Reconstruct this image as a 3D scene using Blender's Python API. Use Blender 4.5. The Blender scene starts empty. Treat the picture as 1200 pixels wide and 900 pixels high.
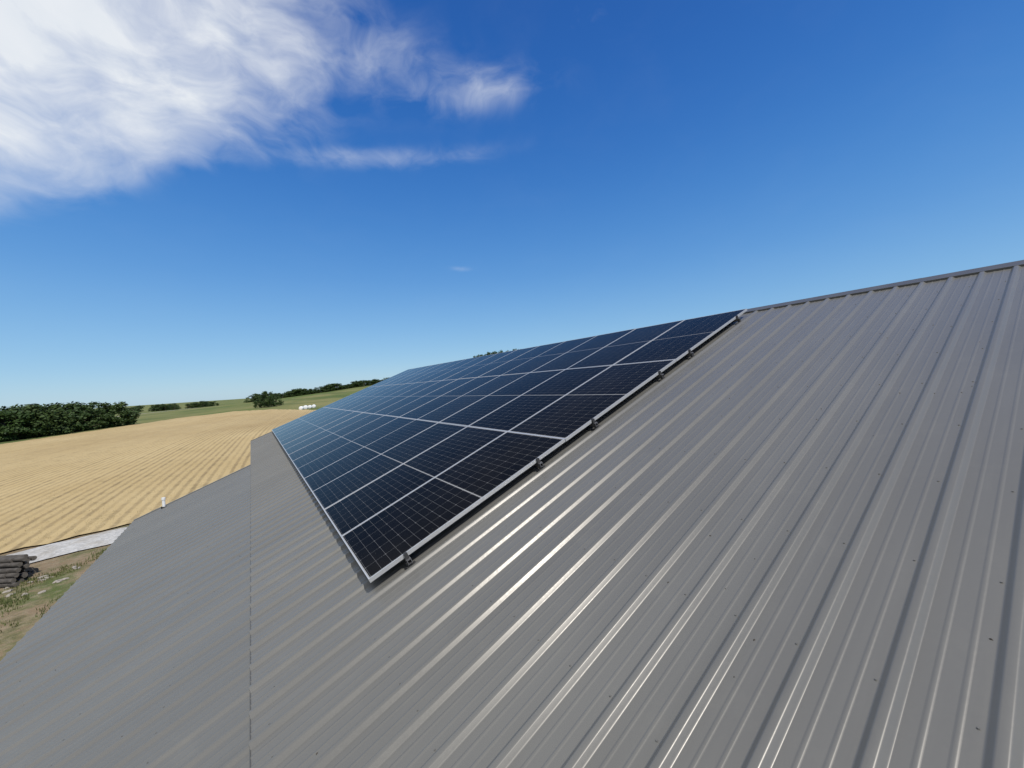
import bpy, bmesh, math, random
from mathutils import Vector, Matrix
random.seed(7)
TH=math.radians(21.1);C=math.cos(TH);Sn=math.sin(TH)
H=1.62
scene=bpy.context.scene
coll=scene.collection
scene.view_settings.view_transform='Standard'
scene.view_settings.look='None'
scene.view_settings.exposure=0

def g(x,y):
    return -5.0+21.5*math.exp(-((x-270)**2+(y+200)**2)/(2*110**2))

# ---------------------------------------------------------------- nodes
class NT:
    def __init__(s,tree): s.t=tree
    def n(s,typ,**kw):
        nd=s.t.nodes.new(typ)
        for k,v in kw.items(): setattr(nd,k,v)
        return nd
    def set(s,sock,v):
        if isinstance(v,bpy.types.NodeSocket): s.t.links.new(v,sock)
        elif v is not None: sock.default_value=v
    def m(s,op,a,b=None,c=None,clamp=False):
        nd=s.n('ShaderNodeMath',operation=op); nd.use_clamp=clamp
        s.set(nd.inputs[0],a); s.set(nd.inputs[1],b); s.set(nd.inputs[2],c)
        return nd.outputs[0]
    def mix(s,f,a,b,blend='MIX'):
        nd=s.n('ShaderNodeMix',data_type='RGBA',blend_type=blend)
        s.set(nd.inputs[0],f); s.set(nd.inputs[6],a if isinstance(a,bpy.types.NodeSocket) else (*a,1)); s.set(nd.inputs[7],b if isinstance(b,bpy.types.NodeSocket) else (*b,1))
        return nd.outputs[2]
    def mr(s,v,a,b,c=0.0,d=1.0,smooth=False):
        nd=s.n('ShaderNodeMapRange')
        if smooth: nd.interpolation_type='SMOOTHSTEP'
        s.set(nd.inputs[0],v)
        for i,x in enumerate((a,b,c,d)): s.set(nd.inputs[i+1],x)
        return nd.outputs[0]
    def noise(s,vec,scale,detail=4,rough=0.5,dist=0.0):
        nd=s.n('ShaderNodeTexNoise'); s.set(nd.inputs['Vector'],vec)
        nd.inputs['Scale'].default_value=scale; nd.inputs['Detail'].default_value=detail
        nd.inputs['Roughness'].default_value=rough; nd.inputs['Distortion'].default_value=dist
        return nd.outputs[0]
    def mapping(s,vec,scale=(1,1,1),loc=(0,0,0),rot=(0,0,0)):
        nd=s.n('ShaderNodeMapping'); s.set(nd.inputs[0],vec)
        nd.inputs['Scale'].default_value=scale; nd.inputs['Location'].default_value=loc; nd.inputs['Rotation'].default_value=rot
        return nd.outputs[0]
    def sep(s,vec):
        nd=s.n('ShaderNodeSeparateXYZ'); s.set(nd.inputs[0],vec); return nd.outputs
    def comb(s,x,y,z=0.0):
        nd=s.n('ShaderNodeCombineXYZ'); s.set(nd.inputs[0],x); s.set(nd.inputs[1],y); s.set(nd.inputs[2],z); return nd.outputs[0]
def mat(name):
    m=bpy.data.materials.new(name); m.use_nodes=True
    t=m.node_tree; b=t.nodes['Principled BSDF']; return m,NT(t),b
def bump(nt,b,h,strength=0.3,dist=0.01):
    nd=nt.n('ShaderNodeBump'); nd.inputs['Strength'].default_value=strength; nd.inputs['Distance'].default_value=dist
    nt.set(nd.inputs['Height'],h); nt.t.links.new(nd.outputs[0],b.inputs['Normal'])
def simple(name,col,rough=0.5,metal=0.0,var=0.12,scale=8,bumpd=0.0):
    m,nt,b=mat(name)
    tc=nt.n('ShaderNodeTexCoord').outputs['Object']
    f=nt.noise(tc,scale,5,0.6)
    lo=tuple(x*(1-var) for x in col); hi=tuple(min(1,x*(1+var)) for x in col)
    nt.set(b.inputs['Base Color'],nt.mix(nt.mr(f,0.3,0.7),lo,hi))
    b.inputs['Roughness'].default_value=rough; b.inputs['Metallic'].default_value=metal
    if bumpd: bump(nt,b,f,0.6,bumpd)
    return m

def mat_roof(name,k=1.0,rough=0.30,wavy=1.0):
    m,nt,b=mat(name)
    tc=nt.n('ShaderNodeTexCoord').outputs['Object']
    big=nt.noise(nt.mapping(tc,(1.2,0.35,1)),1.0,4,0.55)
    fine=nt.noise(tc,60,3,0.6)
    streak=nt.noise(nt.mapping(tc,(14,0.5,1)),1.0,4,0.6)
    x=nt.sep(tc)[0]
    wn=nt.n('ShaderNodeTexWhiteNoise',noise_dimensions='1D'); nt.set(wn.inputs['W'],nt.m('FLOOR',nt.m('DIVIDE',x,0.9144)))
    sc=lambda c:tuple(a*k for a in c)
    col=nt.mix(nt.mr(big,0.3,0.7),sc((0.116,0.114,0.106)),sc((0.136,0.134,0.125)))
    col=nt.mix(nt.mr(streak,0.5,0.75,0,0.35),col,sc((0.160,0.157,0.145)))
    col=nt.mix(nt.m('MULTIPLY',wn.outputs[0],0.22),col,sc((0.106,0.104,0.098)))
    dn=nt.noise(tc,3.0,7,0.7)
    col=nt.mix(nt.mr(dn,0.55,0.8,0,0.16),col,(0.22,0.21,0.18))
    nt.set(b.inputs['Base Color'],col)
    r=nt.m('ADD',nt.mr(big,0.3,0.7,rough-0.02,rough+0.03),nt.mr(fine,0.3,0.7,-0.02,0.04))
    nt.set(b.inputs['Roughness'],r)
    b.inputs['Specular IOR Level'].default_value=0.55
    b.inputs['Specular Tint'].default_value=(1.0,0.965,0.915,1)
    wav=nt.noise(nt.mapping(tc,(2.0,0.4,1)),1.0,2,0.4)
    h=nt.m('ADD',nt.m('MULTIPLY',wav,wavy),nt.m('MULTIPLY',fine,0.006))
    bump(nt,b,h,0.30,0.02)
    return m
M_roof=mat_roof('painted_steel',1.0,0.32,0.2)
M_roof2=mat_roof('satin_pitch_shaded_steel',0.95,0.38,0.2)  # satin copy of the roof steel, darkened to paint in shading of a different pitch
M_trim=simple('dark_grey_trim',(0.078,0.078,0.077),0.4,0,0.1,5)
M_lap=simple('lap_edge',(0.085,0.084,0.08),0.45,0,0.1,5)
M_siding=simple('light_grey_siding',(0.45,0.44,0.42),0.5,0,0.06,2)
M_alu=simple('brushed_aluminium',(0.62,0.625,0.63),0.36,0.55,0.05,20)
M_galv=simple('galvanised_rail',(0.22,0.22,0.23),0.45,0.8,0.1,20)
M_clamp=simple('dull_dark_clamp',(0.07,0.07,0.072),0.5,0.5,0.1,20)
M_white=simple('white_plastic_pipe',(0.78,0.78,0.76),0.4,0,0.04,10)
M_screw=simple('painted_screw_head',(0.122,0.120,0.114),0.45,0.0,0.1,40)
M_debris=simple('dry_debris',(0.05,0.042,0.034),0.9,0,0.4,40)
M_foam=simple('black_rubber',(0.012,0.012,0.012),0.9)
M_wood=simple('weathered_dark_wood',(0.062,0.055,0.048),0.85,0,0.4,6,0.01)
M_woodend=simple('cut_post_end',(0.14,0.12,0.095),0.85,0,0.3,10)
M_rock=simple('pale_limestone',(0.30,0.27,0.23),0.9,0,0.25,5,0.02)
M_wrap=simple('white_bale_wrap',(0.75,0.75,0.74),0.35,0,0.05,5,0.02)
M_bark=simple('bark',(0.09,0.07,0.05),0.9,0,0.3,6,0.02)

def mat_cells():
    m,nt,b=mat('solar_cells')
    tc=nt.n('ShaderNodeTexCoord').outputs['Object']
    o=nt.sep(tc); x=o[0]; y=o[1]
    def dd(v,pitch,off):
        q=nt.m('DIVIDE',nt.m('ADD',v,off),pitch)
        fr=nt.m('ABSOLUTE',nt.m('SUBTRACT',nt.m('FRACT',q),0.5))
        return nt.m('MULTIPLY',nt.m('SUBTRACT',0.5,fr),pitch)
    def line(v,pitch,off,half): return nt.m('LESS_THAN',dd(v,pitch,off),half)
    px=0.1675; ay=nt.m('ABSOLUTE',y)
    l1=line(x,px,px*3,0.0012)
    l2=line(ay,0.0845,-0.009,0.0010)
    cen=nt.m('LESS_THAN',ay,0.0048)
    edge=nt.m('MAXIMUM',nt.m('GREATER_THAN',nt.m('ABSOLUTE',x),0.5090),nt.m('GREATER_THAN',ay,1.0320))
    dia=nt.m('LESS_THAN',nt.m('ADD',dd(x,px,px*3),dd(ay,0.169,-0.009)),0.009)
    g1=nt.m('MAXIMUM',l1,nt.m('MAXIMUM',l2,dia))
    g2=nt.m('MAXIMUM',cen,edge)
    bus=line(x,px/10.0,0,0.0005)
    oi=nt.n('ShaderNodeObjectInfo').outputs['Random']
    base=nt.mix(oi,(0.0026,0.0024,0.0024),(0.0050,0.0047,0.0048))
    base=nt.mix(nt.m('MULTIPLY',bus,0.35),base,(0.045,0.043,0.042))
    col=nt.mix(nt.m('MULTIPLY',g1,0.85),base,(0.125,0.125,0.125))
    col=nt.mix(nt.m('MULTIPLY',g2,0.9),col,(0.30,0.30,0.30))
    geo=nt.n('ShaderNodeNewGeometry').outputs['Position']
    dn=nt.noise(geo,1.3,5,0.65)
    sp=nt.n('ShaderNodeTexVoronoi'); nt.set(sp.inputs['Vector'],geo); sp.inputs['Scale'].default_value=22
    spk=nt.m('LESS_THAN',sp.outputs['Distance'],0.045)
    dust=nt.m('MAXIMUM',nt.mr(dn,0.35,0.8,0.0,0.010),nt.m('MULTIPLY',spk,0.22))
    col=nt.mix(dust,col,(0.5,0.47,0.42))
    nt.set(b.inputs['Base Color'],col)
    nt.set(b.inputs['Roughness'],nt.mr(dn,0.3,0.7,0.05,0.12))
    b.inputs['IOR'].default_value=1.09
    b.inputs['Specular IOR Level'].default_value=0.5
    b.inputs['Specular Tint'].default_value=(1.0,0.85,0.66,1)
    return m
M_cell=mat_cells()

def mat_leaf(name,a,bb):
    m,nt,b=mat(name)
    geo=nt.n('ShaderNodeNewGeometry')
    oi=nt.n('ShaderNodeObjectInfo').outputs['Random']
    f=nt.noise(geo.outputs['Position'],0.9,3,0.6)
    rp=geo.outputs['Random Per Island']
    col=nt.mix(nt.mr(f,0.3,0.7),a,bb)
    col=nt.mix(nt.m('MULTIPLY',rp,0.5),col,tuple(x*0.5 for x in a))
    col=nt.mix(nt.m('MULTIPLY',oi,0.3),col,(0.06,0.08,0.025))
    nt.set(b.inputs['Base Color'],col); b.inputs['Roughness'].default_value=0.6
    b.inputs['Specular IOR Level'].default_value=0.2
    return m
M_leaf=mat_leaf('tree_foliage',(0.021,0.045,0.011),(0.054,0.094,0.021))
M_grass=mat_leaf('grass_blades',(0.085,0.115,0.032),(0.19,0.19,0.075))
M_straw=mat_leaf('stubble_stalks',(0.36,0.285,0.15),(0.46,0.37,0.21))

def mat_ground():
    m,nt,b=mat('meadow_and_soil')
    p=nt.n('ShaderNodeNewGeometry').outputs['Position']
    o=nt.sep(p)
    n1=nt.noise(p,0.02,6,0.6); n2=nt.noise(p,0.25,6,0.65); n3=nt.noise(p,2.5,6,0.7)
    far=nt.mix(nt.mr(n1,0.38,0.62),(0.085,0.125,0.034),(0.18,0.175,0.072))
    far=nt.mix(nt.mr(n2,0.4,0.75,0,0.5),far,(0.20,0.18,0.085))
    stripe=nt.noise(nt.mapping(p,(0.03,0.004,1)),1.0,4,0.6)
    far=nt.mix(nt.mr(stripe,0.48,0.60,0,0.55),far,(0.055,0.09,0.028))
    near=nt.mix(nt.mr(nt.noise(p,0.55,7,0.72),0.47,0.61),(0.22,0.165,0.105),(0.09,0.115,0.038))
    near=nt.mix(nt.mr(n3,0.45,0.7,0,0.55),near,(0.31,0.26,0.18))
    near=nt.mix(nt.mr(nt.noise(p,1.1,6,0.7),0.56,0.66,0,0.7),near,(0.11,0.085,0.05))
    d=nt.m('SQRT',nt.m('ADD',nt.m('POWER',o[0],2.0),nt.m('POWER',o[1],2.0)))
    col=nt.mix(nt.mr(d,34,60,smooth=True),near,far)
    nt.set(b.inputs['Base Color'],col); b.inputs['Roughness'].default_value=0.95
    b.inputs['Specular IOR Level'].default_value=0.1
    bump(nt,b,nt.m('ADD',n3,nt.noise(p,9,4,0.7)),0.8,0.09)
    return m
M_ground=mat_ground()
def mat_field():
    m,nt,b=mat('crop_stubble')
    p=nt.n('ShaderNodeNewGeometry').outputs['Position']
    o=nt.sep(p)
    wob=nt.m('MULTIPLY',nt.m('SUBTRACT',nt.noise(p,0.014,1,0.5),0.5),5.0)
    wob2=nt.m('MULTIPLY',nt.m('SUBTRACT',nt.noise(p,0.9,3,0.6),0.5),0.22)
    dx=nt.m('SUBTRACT',o[0],30.0)
    q=nt.m('ADD',nt.m('ADD',o[1],nt.m('MULTIPLY',nt.m('POWER',dx,2.0),0.0011)),nt.m('ADD',wob,wob2))
    row=nt.m('SINE',nt.m('MULTIPLY',q,2*math.pi/0.60))
    wn=nt.n('ShaderNodeTexWhiteNoise',noise_dimensions='1D'); nt.set(wn.inputs['W'],nt.m('FLOOR',nt.m('DIVIDE',nt.m('ADD',q,0.15),0.60)))
    n1=nt.noise(p,0.05,5,0.6); n2=nt.noise(p,0.7,6,0.7); n3=nt.noise(p,6,4,0.7)
    nbig=nt.noise(p,0.016,4,0.6)
    col=nt.mix(nt.mr(n1,0.35,0.65),(0.38,0.280,0.135),(0.45,0.345,0.180))
    col=nt.mix(nt.mr(nbig,0.48,0.66,0,0.5),col,(0.29,0.21,0.105))
    rmask=nt.m('MULTIPLY',nt.mr(row,-0.2,0.8),nt.mr(n2,0.3,0.6,0.25,1.0))
    rmask=nt.m('MULTIPLY',rmask,nt.mr(wn.outputs[0],0,1,0.4,1.0))
    col=nt.mix(nt.m('MULTIPLY',rmask,0.75),col,(0.15,0.108,0.058))
    col=nt.mix(nt.mr(n3,0.5,0.8,0,0.5),col,(0.52,0.43,0.26))
    col=nt.mix(nt.mr(n2,0.56,0.74,0,0.55),col,(0.20,0.16,0.08))
    nt.set(b.inputs['Base Color'],col); b.inputs['Roughness'].default_value=0.9
    b.inputs['Specular IOR Level'].default_value=0.1
    bump(nt,b,nt.m('ADD',nt.m('MULTIPLY',row,-0.15),nt.m('ADD',n2,n3)),0.5,0.05)
    return m
M_field=mat_field()
def mat_gravel():
    m,nt,b=mat('gravel')
    p=nt.n('ShaderNodeNewGeometry').outputs['Position']
    v=nt.n('ShaderNodeTexVoronoi'); nt.set(v.inputs['Vector'],p); v.inputs['Scale'].default_value=9
    n=nt.noise(p,0.9,6,0.7)
    col=nt.mix(v.outputs['Color'],(0.30,0.295,0.28),(0.50,0.49,0.47))
    col=nt.mix(nt.mr(n,0.48,0.68,0,0.7),col,(0.27,0.24,0.19))
    nt.set(b.inputs['Base Color'],col); b.inputs['Roughness'].default_value=0.95
    bump(nt,b,v.outputs['Distance'],0.8,0.02)
    return m
M_gravel=mat_gravel()

# ---------------------------------------------------------------- helpers
MW={}
def setp(ob,parent):
    ob.parent=parent
    ob.matrix_parent_inverse=Matrix.Identity(4)
    ob.matrix_basis=MW[parent.name].inverted()@ob.matrix_basis
def mk(name,verts,faces,mats,parent=None,smooth=False,fm=None,matrix=None):
    me=bpy.data.meshes.new(name); me.from_pydata(verts,[],faces); me.update()
    for mm in (mats if isinstance(mats,(list,tuple)) else [mats]): me.materials.append(mm)
    if fm:
        for p_,i in zip(me.polygons,fm): p_.material_index=i
    if smooth:
        for p_ in me.polygons: p_.use_smooth=True
    ob=bpy.data.objects.new(name,me); coll.objects.link(ob)
    if matrix is not None: ob.matrix_basis=matrix
    if parent is not None: setp(ob,parent)
    return ob
def empty(name,mw,label,category,group=None):
    e=bpy.data.objects.new(name,None); e.empty_display_size=0.3; coll.objects.link(e)
    e.matrix_basis=mw; MW[e.name]=mw.copy()
    e['label']=label; e['category']=category
    if group: e['group']=group
    return e
def tag(o,label,category,group=None,kind=None):
    o['label']=label; o['category']=category
    if group: o['group']=group
    if kind: o['kind']=kind
def boxes(lst):
    V=[];F=[]
    for (x0,y0,z0,x1,y1,z1) in lst:
        b=len(V)
        V+=[(x0,y0,z0),(x1,y0,z0),(x1,y1,z0),(x0,y1,z0),(x0,y0,z1),(x1,y0,z1),(x1,y1,z1),(x0,y1,z1)]
        F+=[tuple(b+i for i in f) for f in ((0,3,2,1),(4,5,6,7),(0,1,5,4),(1,2,6,5),(2,3,7,6),(3,0,4,7))]
    return V,F
MR=Matrix.Rotation(-TH,4,'X')      # roof local: x=along ridge, y=-upslope, z=normal
def P(u,v,w=0): return Vector((u,-(v*C-w*Sn),v*Sn+w*C))
V_R=6.70; V_E=-3.2; V_S=-0.735; U0=-8.0; U1=19.15; U2=12.45
PITCH=0.2286; OFF=0.16

# ---------------------------------------------------------------- building
barn=empty('metal_roof_building',Matrix.Translation((6,-3,g(6,-3))),'long farm building with ribbed grey metal roof','building')
def profile(u0,u1,k_h=1.0,off=OFF,pitch=PITCH):
    pts=[(u0,0.0)]
    k=math.ceil((u0-off+0.045)/pitch)
    major=[(-0.037,0),(-0.0350,0),(-0.0335,0.0005),(-0.0310,0.0020),(-0.0280,0.0048),(-0.0160,0.0172),(-0.0138,0.0190),(-0.0110,0.0202),(-0.0090,0.0206),(0.0,0.0208)]
    major=major+[(-a,h) for a,h in reversed(major[:-1])]
    minor=[(-0.011,0),(-0.0095,0),(-0.0060,0.0016),(-0.0035,0.0023),(0,0.0025)]
    minor=minor+[(-a,h) for a,h in reversed(minor[:-1])]
    while off+k*pitch+0.045<u1:
        c=off+k*pitch
        pts+=[(c+a,h*k_h) for a,h in major]
        for q in (pitch*0.36,pitch*0.64):
            if c+q+0.02<u1 : pts+=[(c+q+a,h*k_h) for a,h in minor]
        k+=1
    pts.append((u1,0.0))
    return pts
def sheet(name,u0,u1,v0,v1,w,matrix,k_h,mt):
    pr=profile(u0,u1,k_h); n=len(pr); vs=[];fs=[]
    for (vv) in (v0,v1):
        for (u,h) in pr: vs.append((u,-vv,w+h))
    for i in range(n-1): fs.append((i,i+1,n+i+1,n+i))
    o=mk(name,vs,fs,mt,barn,matrix=matrix,smooth=True)
    return o
roof=sheet('roof',U0,U1,V_S,V_R,0.0,MR,1.0,M_roof)
roof['label']='upper ribbed grey metal roof slope'
lr=sheet('lower_roof',U0,U2,V_E,V_S+0.06,-0.004,MR,0.66,M_roof2)
lr['label']='smoother grey lower roof with faint ribs'
V,F=boxes([(U0,-V_S,-0.0035,U2,-V_S+0.005,0.0045)])
mk('lap_trim',V,F,M_lap,barn,matrix=MR)
ridge=P(0,V_R)
yr,zr=ridge.y,ridge.z
def mirror_roof():
    pr=profile(U0,U1); n=len(pr); vs=[];fs=[]
    for vv in (V_S,V_R):
        for (u,h) in pr:
            q=P(u,vv,h); vs.append((q.x,2*yr-q.y,q.z))
    for i in range(n-1): fs.append((i,n+i,n+i+1,i+1))
    mk('back_roof',vs,fs,M_roof,barn,smooth=True)
mirror_roof()
def ridge_cap():
    vs=[];fs=[]
    prof=[(-0.152,0.0005),(-0.150,0.0225),(-0.146,0.0235),(-0.03,0.027)]
    pts=[]
    for (dv,w) in prof: q=P(0,V_R+dv,w); pts.append((q.y,q.z))
    top=P(0,V_R,0.030); pts.append((yr,top.z+0.004))
    pts=pts+[(2*yr-y,z) for (y,z) in reversed(pts[:-1])]
    segs=[U0-0.05]+[U0-0.05+3.05*i for i in range(1,9)]+[U1+0.05]
    for k in range(len(segs)-1):
        lift=0.0012*(k%2)
        b=len(vs)
        for u in (segs[k],segs[k+1]+ (0.05 if k<len(segs)-2 else 0)):
            for (y,z) in pts: vs.append((u,y,z+lift))
        n=len(pts)
        for i in range(n-1): fs.append((b+i,b+n+i,b+n+i+1,b+i+1))
    mk('ridge_cap',vs,fs,M_trim,barn)
ridge_cap()
V,F=boxes([(U1-0.03,-V_R,-0.13,U1+0.02,-V_S,0.020)])
mk('rake_trim',V,F,M_trim,barn,matrix=MR)
V,F=boxes([(U2-0.05,-(V_S-0.01),-0.14,U2+0.02,-V_E,0.012)])
mk('rake_trim',V,F,M_roof2,barn,matrix=MR)
V,F=boxes([(U0,-V_E-0.005,-0.14,U2,-V_E+0.012,-0.0095)])
mk('eave_trim',V,F,M_trim,barn,matrix=MR)
V,F=boxes([(U2+0.03,-V_S-0.005,-0.14,U1-0.04,-V_S+0.012,-0.006)])
mk('eave_trim',V,F,M_trim,barn,matrix=MR)
def wall():
    gz=-5.2; vs=[];fs=[]
    a=P(0,V_S+0.3,-0.12); e=P(0,V_E+0.3,-0.12); r=P(0,V_R,-0.12)
    ya=a.y; za=a.z; ye=e.y; ze=e.z; yb=2*yr-ya
    u=U1-0.3; u0=U0+0.3
    for uu in (u0,u):
        b=len(vs)
        vs+=[(uu,yb,gz),(uu,ya,gz),(uu,ya,za),(uu,yr,r.z),(uu,yb,za)]
        fs.append((b,b+1,b+2,b+3,b+4))
    b=len(vs); vs+=[(u0,ya,gz),(u,ya,gz),(u,ya,za),(u0,ya,za)]; fs.append((b,b+1,b+2,b+3))
    b=len(vs); vs+=[(u0,yb,gz),(u,yb,gz),(u,yb,za),(u0,yb,za)]; fs.append((b,b+1,b+2,b+3))
    ul=U2-0.3
    b=len(vs); vs+=[(u0,ye,gz),(ul,ye,gz),(ul,ye,ze),(u0,ye,ze)]; fs.append((b,b+1,b+2,b+3))
    b=len(vs); vs+=[(ul,ya+0.003,gz),(ul,ye,gz),(ul,ye,ze),(ul,ya+0.003,za-0.003)]; fs.append((b,b+1,b+2,b+3))
    b=len(vs); vs+=[(u0,ya+0.003,gz),(u0,ye,gz),(u0,ye,ze),(u0,ya+0.003,za-0.003)]; fs.append((b,b+1,b+2,b+3))
    mk('wall',vs,fs,M_siding,barn)
wall()
def screws():
    vs=[];fs=[]
    def add(u,v,w):
        for (r,z0,z1) in ((0.0052,0,0.0010),(0.0030,0.0010,0.0040)):
            b=len(vs)
            for z in (z0,z1):
                for k in range(6):
                    a=k*math.pi/3+u*7; vs.append((u+r*math.cos(a),-v+r*math.sin(a),w+z))
            for k in range(6): fs.append((b+k,b+(k+1)%6,b+6+(k+1)%6,b+6+k))
            fs.append(tuple(b+6+k for k in range(6)))
    for j in range(17):
        v=V_E+0.12+j*0.61
        if v>V_R-0.2: break
        k=math.ceil((U0-0.1)/PITCH)
        while OFF+k*PITCH+0.05<(U1 if v>V_S else U2)-0.05:
            u=OFF+k*PITCH+0.046
            if u>-2: add(u+random.uniform(-.004,.004),v+random.uniform(-.012,.012),0.0 if v>V_S else -0.004)
            k+=1
    o=mk('roof_screw',vs,fs,M_screw,barn,matrix=MR); o['kind']='stuff'
screws()
def tube(r,h,seg=16,z0=0):
    vs=[];fs=[]
    for z,rr in ((z0,r),(z0+h,r),(z0+h,r*0.82),(z0+h-0.05,r*0.82)):
        for k in range(seg):
            a=2*math.pi*k/seg; vs.append((rr*math.cos(a),rr*math.sin(a),z))
    for j in range(3):
        for k in range(seg):
            fs.append((j*seg+k,j*seg+(k+1)%seg,(j+1)*seg+(k+1)%seg,(j+1)*seg+k))
    fs.append(tuple(3*seg+k for k in range(seg)))
    return vs,fs
pv=P(12.25,-2.60)
pipe=empty('vent_pipe',Matrix.Translation(pv),'white plastic vent pipe standing on roof edge','pipe')
V,F=tube(0.030,0.23,z0=-0.02); mk('pipe',V,F,M_white,pipe,matrix=Matrix.Translation(pv))
V,F=tube(0.055,0.04,z0=-0.02); mk('boot',V,F,M_foam,pipe,matrix=Matrix.Translation(pv))
V,F=tube(0.038,0.05,z0=0.18); mk('cap',V,F,M_white,pipe,matrix=Matrix.Translation(pv))

vs=[];fs=[]
for i in range(210):
    u=random.uniform(0.1,12); v=random.uniform(-3,6.5)
    if u>2.9 and v>0.05: continue
    r=random.uniform(0.002,0.0055); b=len(vs); w=0.001 if v>V_S else -0.003
    n=5
    for k in range(n):
        a=2*math.pi*k/n; vs.append((u+r*math.cos(a)*random.uniform(.6,1.6),-v+r*math.sin(a)*random.uniform(.6,1.6),w))
    vs.append((u,-v,w+0.004))
    for k in range(n): fs.append((b+k,b+(k+1)%n,b+n))
d=mk('leaf_debris',vs,fs,M_debris,matrix=MR); tag(d,'tiny dark specks of debris scattered on roof','debris',kind='stuff')

# ---------------------------------------------------------------- solar array
PW=1.045; PL=2.093; PU=1.053; PV=2.101; UA=2.955; VA=0.095; NC=15; WT=0.116
LIP=0.0070
def frame_mesh():
    fh=0.032; lip=LIP
    x=PW/2;y=PL/2
    V,F=boxes([(-x,-y,-fh,-x+lip,y,0),(x-lip,-y,-fh,x,y,0),(-x+lip,-y,-fh,x-lip,-y+lip,0),(-x+lip,y-lip,-fh,x-lip,y,0),
               (-x+lip,-y+lip,-fh,-x+0.03,y-lip,-fh+0.002),(x-0.03,-y+lip,-fh,x-lip,y-lip,-fh+0.002)])
    me=bpy.data.meshes.new('frame'); me.from_pydata(V,[],F); me.materials.append(M_alu)
    return me
def glass_mesh():
    x=PW/2-LIP;y=PL/2-LIP
    V,F=boxes([(-x,-y,-0.006,x,y,-0.0015)])
    me=bpy.data.meshes.new('cell_glass'); me.from_pydata(V,[],F); me.materials.append(M_cell)
    return me
fm_,gm_=frame_mesh(),glass_mesh()
f0=g0=None
for r in range(3):
    for k in range(NC):
        u=UA+PW/2+k*PU; v=VA+PL/2+r*PV
        mw=MR@Matrix.Translation((u,-v,WT+random.uniform(-0.0012,0.0012)))@Matrix.Rotation(math.radians(random.uniform(-.12,.12)),4,'X')@Matrix.Rotation(math.radians(random.uniform(-.16,.16)),4,'Y')
        e=empty('solar_panel',mw,'black solar panel with silver frame on grey metal roof','solar panel','solar panels in roof array')
        for nm,me in (('frame',fm_),('cell_glass',gm_)):
            if nm=='frame':
                o=bpy.data.objects.new(nm,me) if f0 is None else f0.copy()
                f0=f0 or o
            else:
                o=bpy.data.objects.new(nm,me) if g0 is None else g0.copy()
                g0=g0 or o
            coll.objects.link(o); o.parent=e
for v in (0.39,1.80,2.62,3.90,4.62,6.02):
    mw=MR@Matrix.Translation((UA,-v,0))
    e=empty('mounting_rail',mw,'aluminium mounting rail under the solar panels','mounting rail','mounting rails under the array')
    L=NC*PU
    V,F=boxes([(-0.042,-0.018,0.038,L+0.04,-0.012,0.078),(-0.042,0.012,0.038,L+0.04,0.018,0.078),(-0.042,-0.012,0.038,L+0.04,0.012,0.043),(-0.042,-0.012,0.070,L+0.04,0.012,0.076)])
    mk('rail',V,F,M_galv,e,matrix=mw)
    V,F=boxes([(-0.018,-0.014,0.0785,-0.003,0.014,0.117),(-0.018,-0.014,0.1175,0.006,0.014,0.1200),(-0.014,-0.005,0.1205,-0.006,0.005,0.125)])
    mk('end_clamp',V,F,M_clamp,e,matrix=mw)
    for k in range(13):
        x=-0.026+k*1.29
        V,F=boxes([(x-0.013,-0.038,0.0215,x+0.013,0.038,0.0245),(x-0.013,0.0185,0.025,x+0.013,0.0225,0.064),(x-0.005,0.023,0.048,x+0.005,0.029,0.058),(x-0.005,-0.034,0.025,x+0.005,-0.026,0.030)])
        mk('foot',V,F,M_clamp,e,matrix=mw)

# ---------------------------------------------------------------- ground
def grid_sheet(name,xs,ys,zoff,mat_):
    vs=[];fs=[]
    nx=len(xs);ny=len(ys)
    for i,x in enumerate(xs):
        for j,y in enumerate(ys):
            vs.append((x,y,g(x,y)+zoff))
    for i in range(nx-1):
        for j in range(ny-1):
            fs.append((i*ny+j,(i+1)*ny+j,(i+1)*ny+j+1,i*ny+j+1))
    return mk(name,vs,fs,mat_,smooth=True)
def axis():
    a=[-6000,-3500,-2000,-1200,-800,-600]
    a+=list(range(-480,-100,20))+list(range(-100,520,5))+list(range(520,700,30))+[800,1200,2000,3500,6000]
    return [float(x) for x in a]
gr=grid_sheet('ground',axis(),axis(),0.0,M_ground); tag(gr,'rolling green meadow and bare soil around building','ground',kind='structure')
near=[(16,60),(22,32),(26.4,13),(27.4,8),(28.3,4),(30.1,-3),(33.2,-14),(38.2,-28)]
far=[(88,66),(101,50),(113,40),(134,29),(152,19),(158,6),(142,-5),(100,-20)]
def resample(pl,n):
    L=[0]
    for a,b in zip(pl,pl[1:]): L.append(L[-1]+math.dist(a,b))
    out=[]
    for i in range(n):
        t=L[-1]*i/(n-1)
        k=max(0,min(len(pl)-2,next((j for j in range(len(pl)-1) if L[j+1]>=t),len(pl)-2)))
        f=(t-L[k])/(L[k+1]-L[k]); out.append((pl[k][0]*(1-f)+pl[k+1][0]*f,pl[k][1]*(1-f)+pl[k+1][1]*f))
    return out
NN=110
na=resample(near,NN); fa=resample(far,NN)
vs=[];fs=[];T=50
for i in range(NN):
    for j in range(T):
        t=(j/(T-1))**1.5
        jx=random.uniform(-.3,.3) if j==0 else (random.uniform(-1.6,1.6) if j==T-1 else 0)
        x=na[i][0]*(1-t)+fa[i][0]*t+jx; y=na[i][1]*(1-t)+fa[i][1]*t
        vs.append((x,y,g(x,y)+0.06+0.0006*x))
for i in range(NN-1):
    for j in range(T-1): fs.append((i*T+j,i*T+j+1,(i+1)*T+j+1,(i+1)*T+j))
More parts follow.
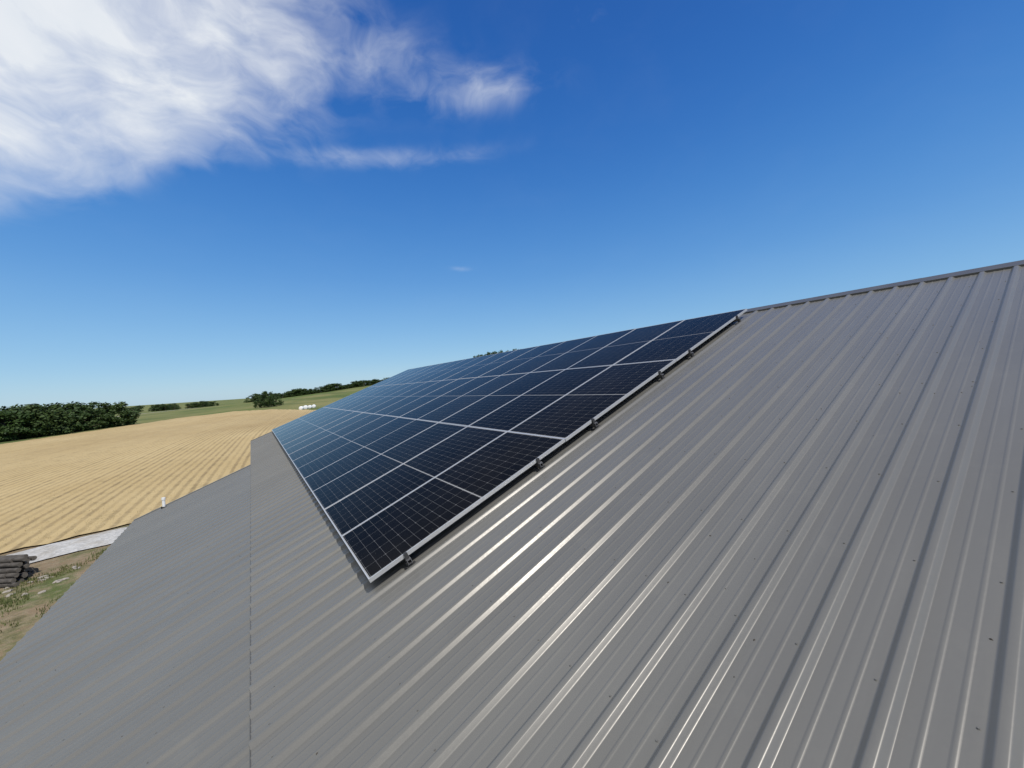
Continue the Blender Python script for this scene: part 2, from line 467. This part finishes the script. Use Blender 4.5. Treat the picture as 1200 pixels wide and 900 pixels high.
fd=mk('field',vs,fs,M_field,smooth=True); tag(fd,'tan harvested crop stubble field with curved rows','field',kind='structure')
cl=[(14,48),(18.7,30),(24.2,14),(25.3,9.5),(26.4,5.5),(28.3,-2),(31.3,-13),(36,-27),(44,-50)]
cr=resample(cl,120); vs=[];fs=[]
for i,(x,y) in enumerate(cr):
    a=cr[max(0,i-1)];b_=cr[min(119,i+1)]; dx,dy=b_[0]-a[0],b_[1]-a[1]; l=math.hypot(dx,dy); nx,ny=-dy/l,dx/l
    w1=1.25+random.uniform(-.2,.2); w2=1.25+random.uniform(-.2,.2)
    for s_ in (-w1,-0.5,0.5,w2):
        X,Y=x+nx*s_,y+ny*s_; vs.append((X,Y,g(X,Y)+0.05+(0.03 if abs(s_)<0.6 else 0)))
for i in range(119):
    for k in range(3): fs.append((i*4+k,i*4+k+1,i*4+4+k+1,i*4+4+k))
rd=mk('road',vs,fs,M_gravel,smooth=True); tag(rd,'pale gravel farm track beside the stubble field','road',kind='structure')
cl=[(240,62),(262,48),(290,34),(330,20),(380,8)]
cr=resample(cl,40); vs=[];fs=[]
for i,(x,y) in enumerate(cr):
    for s_ in (-2.0,2.0): vs.append((x,y+s_,g(x,y+s_)+0.15))
for i in range(39): fs.append((i*2,i*2+1,i*2+3,i*2+2))
rd=mk('path',vs,fs,M_gravel); tag(rd,'pale dirt lane crossing the far meadow','path',kind='structure')

def blades(name,pts,hmin,hmax,w,mat_,label,cat,n=5):
    vs=[];fs=[]
    for (x,y) in pts:
        z=g(x,y)
        for k in range(n):
            a=random.uniform(0,6.28); h=random.uniform(hmin,hmax); px,py=x+random.uniform(-.09,.09),y+random.uniform(-.09,.09)
            lx,ly=math.cos(a)*h*0.45*random.random(),math.sin(a)*h*0.45*random.random()
            ca,sa=math.cos(a+1.57)*w,math.sin(a+1.57)*w; b=len(vs)
            vs+= [(px-ca,py-sa,z),(px+ca,py+sa,z),(px+lx,py+ly,z+h)]
            fs.append((b,b+1,b+2))
    o=mk(name,vs,fs,mat_); tag(o,label,cat,kind='stuff'); return o
from mathutils import noise as mn
pts=[]
while len(pts)<3600:
    x=random.uniform(11,26.5);y=random.uniform(3.5,20)
    if mn.noise(Vector((x*0.7,y*0.7,3)))+random.uniform(-.2,.2)<0.12: continue
    if x>23.6-0.24*(y-9.5): continue
    pts.append((x,y))
blades('grass',pts,0.04,0.15,0.012,M_grass,'patchy dry green grass beside the gravel track','grass',6)
pts=[]
while len(pts)<9000:
    x=28+ (random.random()**1.6)*45; y=random.uniform(-12,30)
    if x<27.6-0.25*(y-8)+0.4: continue
    pts.append((x,y))
blades('crop_stubble',pts,0.06,0.18,0.012,M_straw,'cut straw stubble standing in the tan field','stubble',3)

def rock_mesh(seed,r):
    bm=bmesh.new(); bmesh.ops.create_icosphere(bm,subdivisions=2,radius=1)
    rr=random.Random(seed); ox=Vector((rr.random()*9,rr.random()*9,0))
    for v in bm.verts:
        k=1+0.5*mn.noise(v.co*1.2+ox)
        v.co=Vector((v.co.x*k*1.2,v.co.y*k,v.co.z*k*0.55))*r
    me=bpy.data.meshes.new('rock'); bm.to_mesh(me); bm.free(); me.materials.append(M_rock); return me
rms=[rock_mesh(i,1.0) for i in range(4)]
for i in range(34):
    x=random.gauss(21.3,0.8);y=random.gauss(7.7,1.1)
    if x>22.6: continue
    o=bpy.data.objects.new('rock',rms[i%4]); coll.objects.link(o)
    sc=random.uniform(0.03,0.09); o.scale=(sc*1.3,sc,sc); o.rotation_euler=(0,0,random.uniform(0,6)); o.location=(x,y,g(x,y)+0.01)
    tag(o,'pale broken limestone rock on bare soil','rock','rocks on the soil by the track')
def post_mesh():
    vs=[];fs=[];fm=[];seg=12;n=6;L=3.4
    for i in range(n):
        t=i/(n-1)
        for k in range(seg):
            a=2*math.pi*k/seg; r=0.082*(1+0.05*math.sin(3*a+t*5)+0.03*math.sin(7*a))*(1-0.08*t)
            vs.append((r*math.cos(a),L*t,r*math.sin(a)))
    for i in range(n-1):
        for k in range(seg): fs.append((i*seg+k,(i+1)*seg+k,(i+1)*seg+(k+1)%seg,i*seg+(k+1)%seg)); fm.append(0)
    fs.append(tuple(range(seg))); fm.append(1); fs.append(tuple((n-1)*seg+k for k in reversed(range(seg)))); fm.append(1)
    me=bpy.data.meshes.new('wooden_post'); me.from_pydata(vs,[],fs); me.materials.append(M_wood); me.materials.append(M_woodend)
    for p_,i in zip(me.polygons,fm): p_.material_index=i
    return me
lm=post_mesh()
for row,cnt in enumerate((9,8,7,6,4,3)):
    for k in range(cnt):
        o=bpy.data.objects.new('wooden_post',lm); coll.objects.link(o)
        x=22.35+(k-(cnt-1)/2)*0.170+random.uniform(-.010,.010); y=8.0+random.uniform(-.25,.25)
        o.location=(x,y,g(22.2,9)+0.075+row*0.146); o.rotation_euler=(random.uniform(-.01,.01),random.uniform(0,6),-0.62+random.uniform(-.03,.03))
        tag(o,'thin dark weathered post stacked in a pile','wooden post','stacked posts by the track')
def bale_mesh():
    vs=[];fs=[];seg=20
    prof=[(0,0.0),(0.42,0.0),(0.56,0.04),(0.62,0.14),(0.63,0.6),(0.63,1.0),(0.60,1.12),(0.50,1.2),(0,1.2)]
    for (r,l) in prof:
        for k in range(seg):
            a=2*math.pi*k/seg; q=r*(1+0.02*math.sin(5*a+l*4)); z=q*math.sin(a)
            if z<-0.52: z=-0.52
            vs.append((l-0.6,q*math.cos(a),z+0.52))
    for j in range(len(prof)-1):
        for k in range(seg): fs.append((j*seg+k,j*seg+(k+1)%seg,(j+1)*seg+(k+1)%seg,(j+1)*seg+k))
    me=bpy.data.meshes.new('wrapped_bale'); me.from_pydata(vs,[],fs); me.materials.append(M_wrap)
    for p_ in me.polygons: p_.use_smooth=True
    return me
bmh=bale_mesh()
for k in range(4):
    o=bpy.data.objects.new('wrapped_bale',bmh); coll.objects.link(o)
    x=126+k*1.0; y=-11.2-k*1.2; o.location=(x,y,g(x,y)); o.rotation_euler=(0,0,-0.5+random.uniform(-.5,.5)); s_=random.uniform(.8,1.0); o.scale=(s_,s_,s_)
    tag(o,'white plastic wrapped hay bale on green meadow','hay bale','white wrapped bales in a row')

# ---------------------------------------------------------------- trees
def tree_meshes(seed,nclump=38,leaf=0.34,per=46,wide=1.0):
    rr=random.Random(seed)
    vs=[];fs=[]
    def limb(p0,p1,r0,r1,seg=7,n=4):
        b=len(vs); ax=(p1-p0).normalized(); s1=ax.orthogonal().normalized(); s2=ax.cross(s1)
        for i in range(n):
            t=i/(n-1); q=p0.lerp(p1,t)+Vector((rr.uniform(-.08,.08),rr.uniform(-.08,.08),0))*(1 if 0<i<n-1 else 0); r=r0*(1-t)+r1*t
            for k in range(seg):
                a=2*math.pi*k/seg; vs.append(tuple(q+s1*math.cos(a)*r+s2*math.sin(a)*r))
        for i in range(n-1):
            for k in range(seg): fs.append((b+i*seg+k,b+i*seg+(k+1)%seg,b+(i+1)*seg+(k+1)%seg,b+(i+1)*seg+k))
    top=Vector((rr.uniform(-.4,.4),rr.uniform(-.4,.4),6.8)); limb(Vector((0,0,-.2)),top,0.32,0.10,9,6)
    centres=[]
    for i in range(nclump):
        a=rr.uniform(0,6.283); z=rr.random(); z=2.0+7.3*z
        rmax=3.6*wide*math.sqrt(max(0.05,1-((z-5.0)/4.9)**2)); r=rmax*math.sqrt(rr.uniform(0.15,1))
        centres.append(Vector((r*math.cos(a),r*math.sin(a),z)))
    for i in range(8):
        cc=centres[i*4%nclump]; t=min(0.9,max(0.2,(cc.z-1.5)/8)); st=Vector((0,0,0)).lerp(top,t); limb(st,st.lerp(cc,0.85),0.12,0.03,5,3)
    tm=bpy.data.meshes.new('trunk'); tm.from_pydata(vs,[],fs); tm.materials.append(M_bark)
    V=[];F=[]
    for cc in centres:
        cr=rr.uniform(0.75,1.45)
        for k in range(per):
            d=Vector((rr.gauss(0,1),rr.gauss(0,1),rr.gauss(0,1)*0.8)); d.normalize(); q=cc+d*cr*rr.uniform(0.55,1.08)
            nrm=(d+Vector((rr.gauss(0,.5),rr.gauss(0,.5),rr.gauss(0,.5)+.3))).normalized()
            s1=nrm.orthogonal().normalized(); s1.rotate(Matrix.Rotation(rr.uniform(0,6.28),3,nrm)); s2=nrm.cross(s1); l=leaf*rr.uniform(.6,1.3)
            b=len(V); V+=[tuple(q-s1*l),tuple(q+s2*l*.6),tuple(q+s1*l),tuple(q-s2*l*.6)]; F.append((b,b+1,b+2,b+3))
    cm=bpy.data.meshes.new('crown'); cm.from_pydata(V,[],F); cm.materials.append(M_leaf)
    return tm,cm
TM=[tree_meshes(11+i,wide=w) for i,w in enumerate((1.0,1.25,0.85,1.4,1.1))]
def tree(x,y,h,label,group,k=None,wz=1.0,sink=0.0):
    k=random.randrange(5) if k is None else k
    s_=h/10.0
    e=bpy.data.objects.new('tree',None); coll.objects.link(e)
    e.location=(x,y,g(x,y)-sink*h); e.scale=(s_*wz,s_*wz,s_); e.rotation_euler=(0,0,random.uniform(0,6.28))
    tag(e,label,'tree',group)
    for nm,me in zip(('trunk','crown'),TM[k]):
        o=bpy.data.objects.new(nm,me); coll.objects.link(o); o.parent=e
G1='dense green trees bordering the stubble field'
for i in range(30):
    t=i/29
    for row in range(2):
        x=92+(143-92)*t+random.uniform(-2,2)+row*6; y=66+(28.5-66)*t+random.uniform(-1.5,1.5)+row*8+2.0
        tree(x,y,random.uniform(6.4,9.6)*(1-0.12*t)+row*0.6,'dense dark green tree at the stubble field edge',G1,wz=1.3,sink=0.16)
for (x,y,h) in ((163,-4.5,6.4),(166,-7.0,5.0),(165,-2.2,4.6)):
    tree(x,y,h,'round dark green tree in small meadow clump','trees on the far meadow',1,wz=1.1,sink=0.1)
G2='trees along the far meadow edge'
for i in range(56):
    t=i/55; x=262+(246-262)*t+random.uniform(-4,4); y=0+(-70-0)*t+random.uniform(-1,1)
    tree(x,y,random.uniform(3.2,4.8)*(1+0.2*math.sin(i*0.45)),'low green tree in line along the meadow edge',G2,wz=2.0,sink=0.2)
G3='small distant trees on the horizon'
for i in range(34):
    r=random.uniform(400,480); a=math.radians(random.choice([random.uniform(3.5,6),random.uniform(7,9),random.uniform(10,15)]))
    tree(r*math.cos(a),r*math.sin(a),random.uniform(3,7),'small distant tree on the low horizon',G3,wz=1.8,sink=0.15)
G4='trees on the hill behind the array'
for i in range(18):
    a=math.radians(-28.5-i*0.55+random.uniform(-.25,.25)); r=random.uniform(240,262)
    tree(r*math.cos(a),r*math.sin(a),random.uniform(10.0,12.0),'green tree on the hill behind the roof',G4,wz=0.6,sink=0.05)

# ---------------------------------------------------------------- light
el=math.radians(60); hx,hy=-1.0,-0.06
sd=Vector((hx*math.cos(el),hy*math.cos(el),math.sin(el))).normalized()
sun=bpy.data.lights.new('sun','SUN'); sun.energy=3.9; sun.angle=math.radians(0.53); sun.color=(1,0.955,0.885)
so=bpy.data.objects.new('sun',sun); coll.objects.link(so); so.rotation_euler=(-sd).to_track_quat('-Z','Y').to_euler(); so.location=(0,0,60)
w=bpy.data.worlds.new('World'); scene.world=w; w.use_nodes=True
nt=NT(w.node_tree); bg=w.node_tree.nodes['Background']
sky=nt.n('ShaderNodeTexSky',sky_type='NISHITA'); sky.sun_disc=False
sky.sun_elevation=el; sky.sun_rotation=math.atan2(hx,hy)
sky.altitude=300; sky.air_density=1.0; sky.dust_density=0.3; sky.ozone_density=1.5
tc=nt.n('ShaderNodeTexCoord').outputs['Generated']
o=nt.sep(tc)
az=nt.m('MULTIPLY',nt.m('ARCTAN2',o[1],o[0]),57.29578)
elv=nt.m('MULTIPLY',nt.m('ARCSINE',o[2]),57.29578)
def ell(a,e,ra,re,slope=0.0):
    da=nt.m('SUBTRACT',az,a); de=nt.m('SUBTRACT',nt.m('SUBTRACT',elv,e),nt.m('MULTIPLY',da,slope))
    q=nt.m('ADD',nt.m('POWER',nt.m('DIVIDE',da,ra),2.0),nt.m('POWER',nt.m('DIVIDE',de,re),2.0))
    return nt.m('EXPONENT',nt.m('MULTIPLY',q,-1.0))
lb=nt.m('ADD',18.0,nt.m('MULTIPLY',nt.m('SUBTRACT',18.0,az),0.50))
m1=nt.m('MULTIPLY',nt.mr(nt.m('SUBTRACT',elv,lb),-4,8,smooth=True),nt.mr(az,-28,13,smooth=True))
m1=nt.m('MULTIPLY',m1,1.20)
m2=nt.m('MULTIPLY',ell(-29,36.8,13,2.8,0.0),0.46)
m3=nt.m('MULTIPLY',ell(-13,29.2,23,1.5,-0.07),0.36)
m4=nt.m('MULTIPLY',ell(-48.3,41.6,4,1.4),0.24)
m5=nt.m('MULTIPLY',ell(-27.5,16.4,2.0,0.5,0.1),0.30)
m6=nt.m('MULTIPLY',ell(-16,39,14,4.5,0.05),0.38)
m7=nt.m('MULTIPLY',ell(-2,30,12,4,-0.3),0.38)
mask=m1
for q in (m2,m3,m4,m5,m6,m7): mask=nt.m('SMOOTH_MAX',mask,q,0.12)
vec=nt.comb(nt.m('MULTIPLY',az,0.055),nt.m('MULTIPLY',elv,0.085),0.0)
warp=nt.n('ShaderNodeTexNoise'); nt.set(warp.inputs['Vector'],vec); warp.inputs['Scale'].default_value=1.6; warp.inputs['Detail'].default_value=2
vm=nt.n('ShaderNodeVectorMath',operation='MULTIPLY_ADD'); nt.set(vm.inputs[0],warp.outputs['Color']); vm.inputs[1].default_value=(0.6,0.6,0); nt.set(vm.inputs[2],vec)
f1=nt.noise(nt.mapping(vm.outputs[0],(1,1.15,1),rot=(0,0,0.35)),1.7,8,0.54)
f2=nt.noise(nt.mapping(vm.outputs[0],(0.9,1.35,1),rot=(0,0,0.45)),4.0,7,0.56)
fb=nt.m('ADD',nt.m('MULTIPLY',f1,0.72),nt.m('MULTIPLY',f2,0.28))
den=nt.m('ADD',mask,nt.m('MULTIPLY',nt.m('SUBTRACT',fb,0.5),2.6))
den=nt.m('MULTIPLY',nt.mr(den,-0.02,1.30),nt.mr(mask,0.0,0.40,smooth=True))
den=nt.m('MULTIPLY',nt.m('POWER',nt.m('MAXIMUM',den,0.0),1.2),0.95)
den=nt.m('MINIMUM',den,0.95)
ramp=nt.n('ShaderNodeValToRGB'); nt.set(ramp.inputs[0],nt.mr(elv,-2,60))
cr_=ramp.color_ramp; cr_.interpolation='B_SPLINE'
stops=[(0.0,(3.9,6.2,8.3)),(0.09,(2.9,5.7,8.4)),(0.27,(0.95,3.4,7.9)),(0.50,(0.22,1.75,6.1)),(0.75,(0.09,1.02,4.6)),(1.0,(0.07,0.75,3.5))]
while len(cr_.elements)<len(stops): cr_.elements.new(0.5)
for e_,(p_,c_) in zip(cr_.elements,stops): e_.position=p_; e_.color=(c_[0]/10,c_[1]/10,c_[2]/10,1)
vs10=nt.n('ShaderNodeVectorMath',operation='SCALE'); nt.set(vs10.inputs[0],ramp.outputs[0]); vs10.inputs['Scale'].default_value=10.0
skyc=nt.n('ShaderNodeHueSaturation'); skyc.inputs['Saturation'].default_value=1.18
nt.set(skyc.inputs['Color'],sky.outputs[0])
base=nt.mix(0.70,skyc.outputs[0],vs10.outputs[0])
cl_=nt.mix(f2,(7.2,7.8,8.5),(9.0,9.2,9.4))
col=nt.mix(den,base,cl_)
nt.set(bg.inputs[0],col); bg.inputs[1].default_value=0.10

# ---------------------------------------------------------------- camera
cd=bpy.data.cameras.new('camera'); co=bpy.data.objects.new('camera',cd); coll.objects.link(co); scene.camera=co
r=Vector((-0.5578,-0.8275,-0.0638)); up=Vector((-0.0292,-0.0572,0.9979)); bk=Vector((-0.8294,0.5585,0.0078))
co.matrix_world=Matrix(((r.x,up.x,bk.x,0),(r.y,up.y,bk.y,H*Sn),(r.z,up.z,bk.z,H*C),(0,0,0,1)))
cd.sensor_width=36; cd.lens=36*455/1200; cd.clip_start=0.05; cd.clip_end=12000
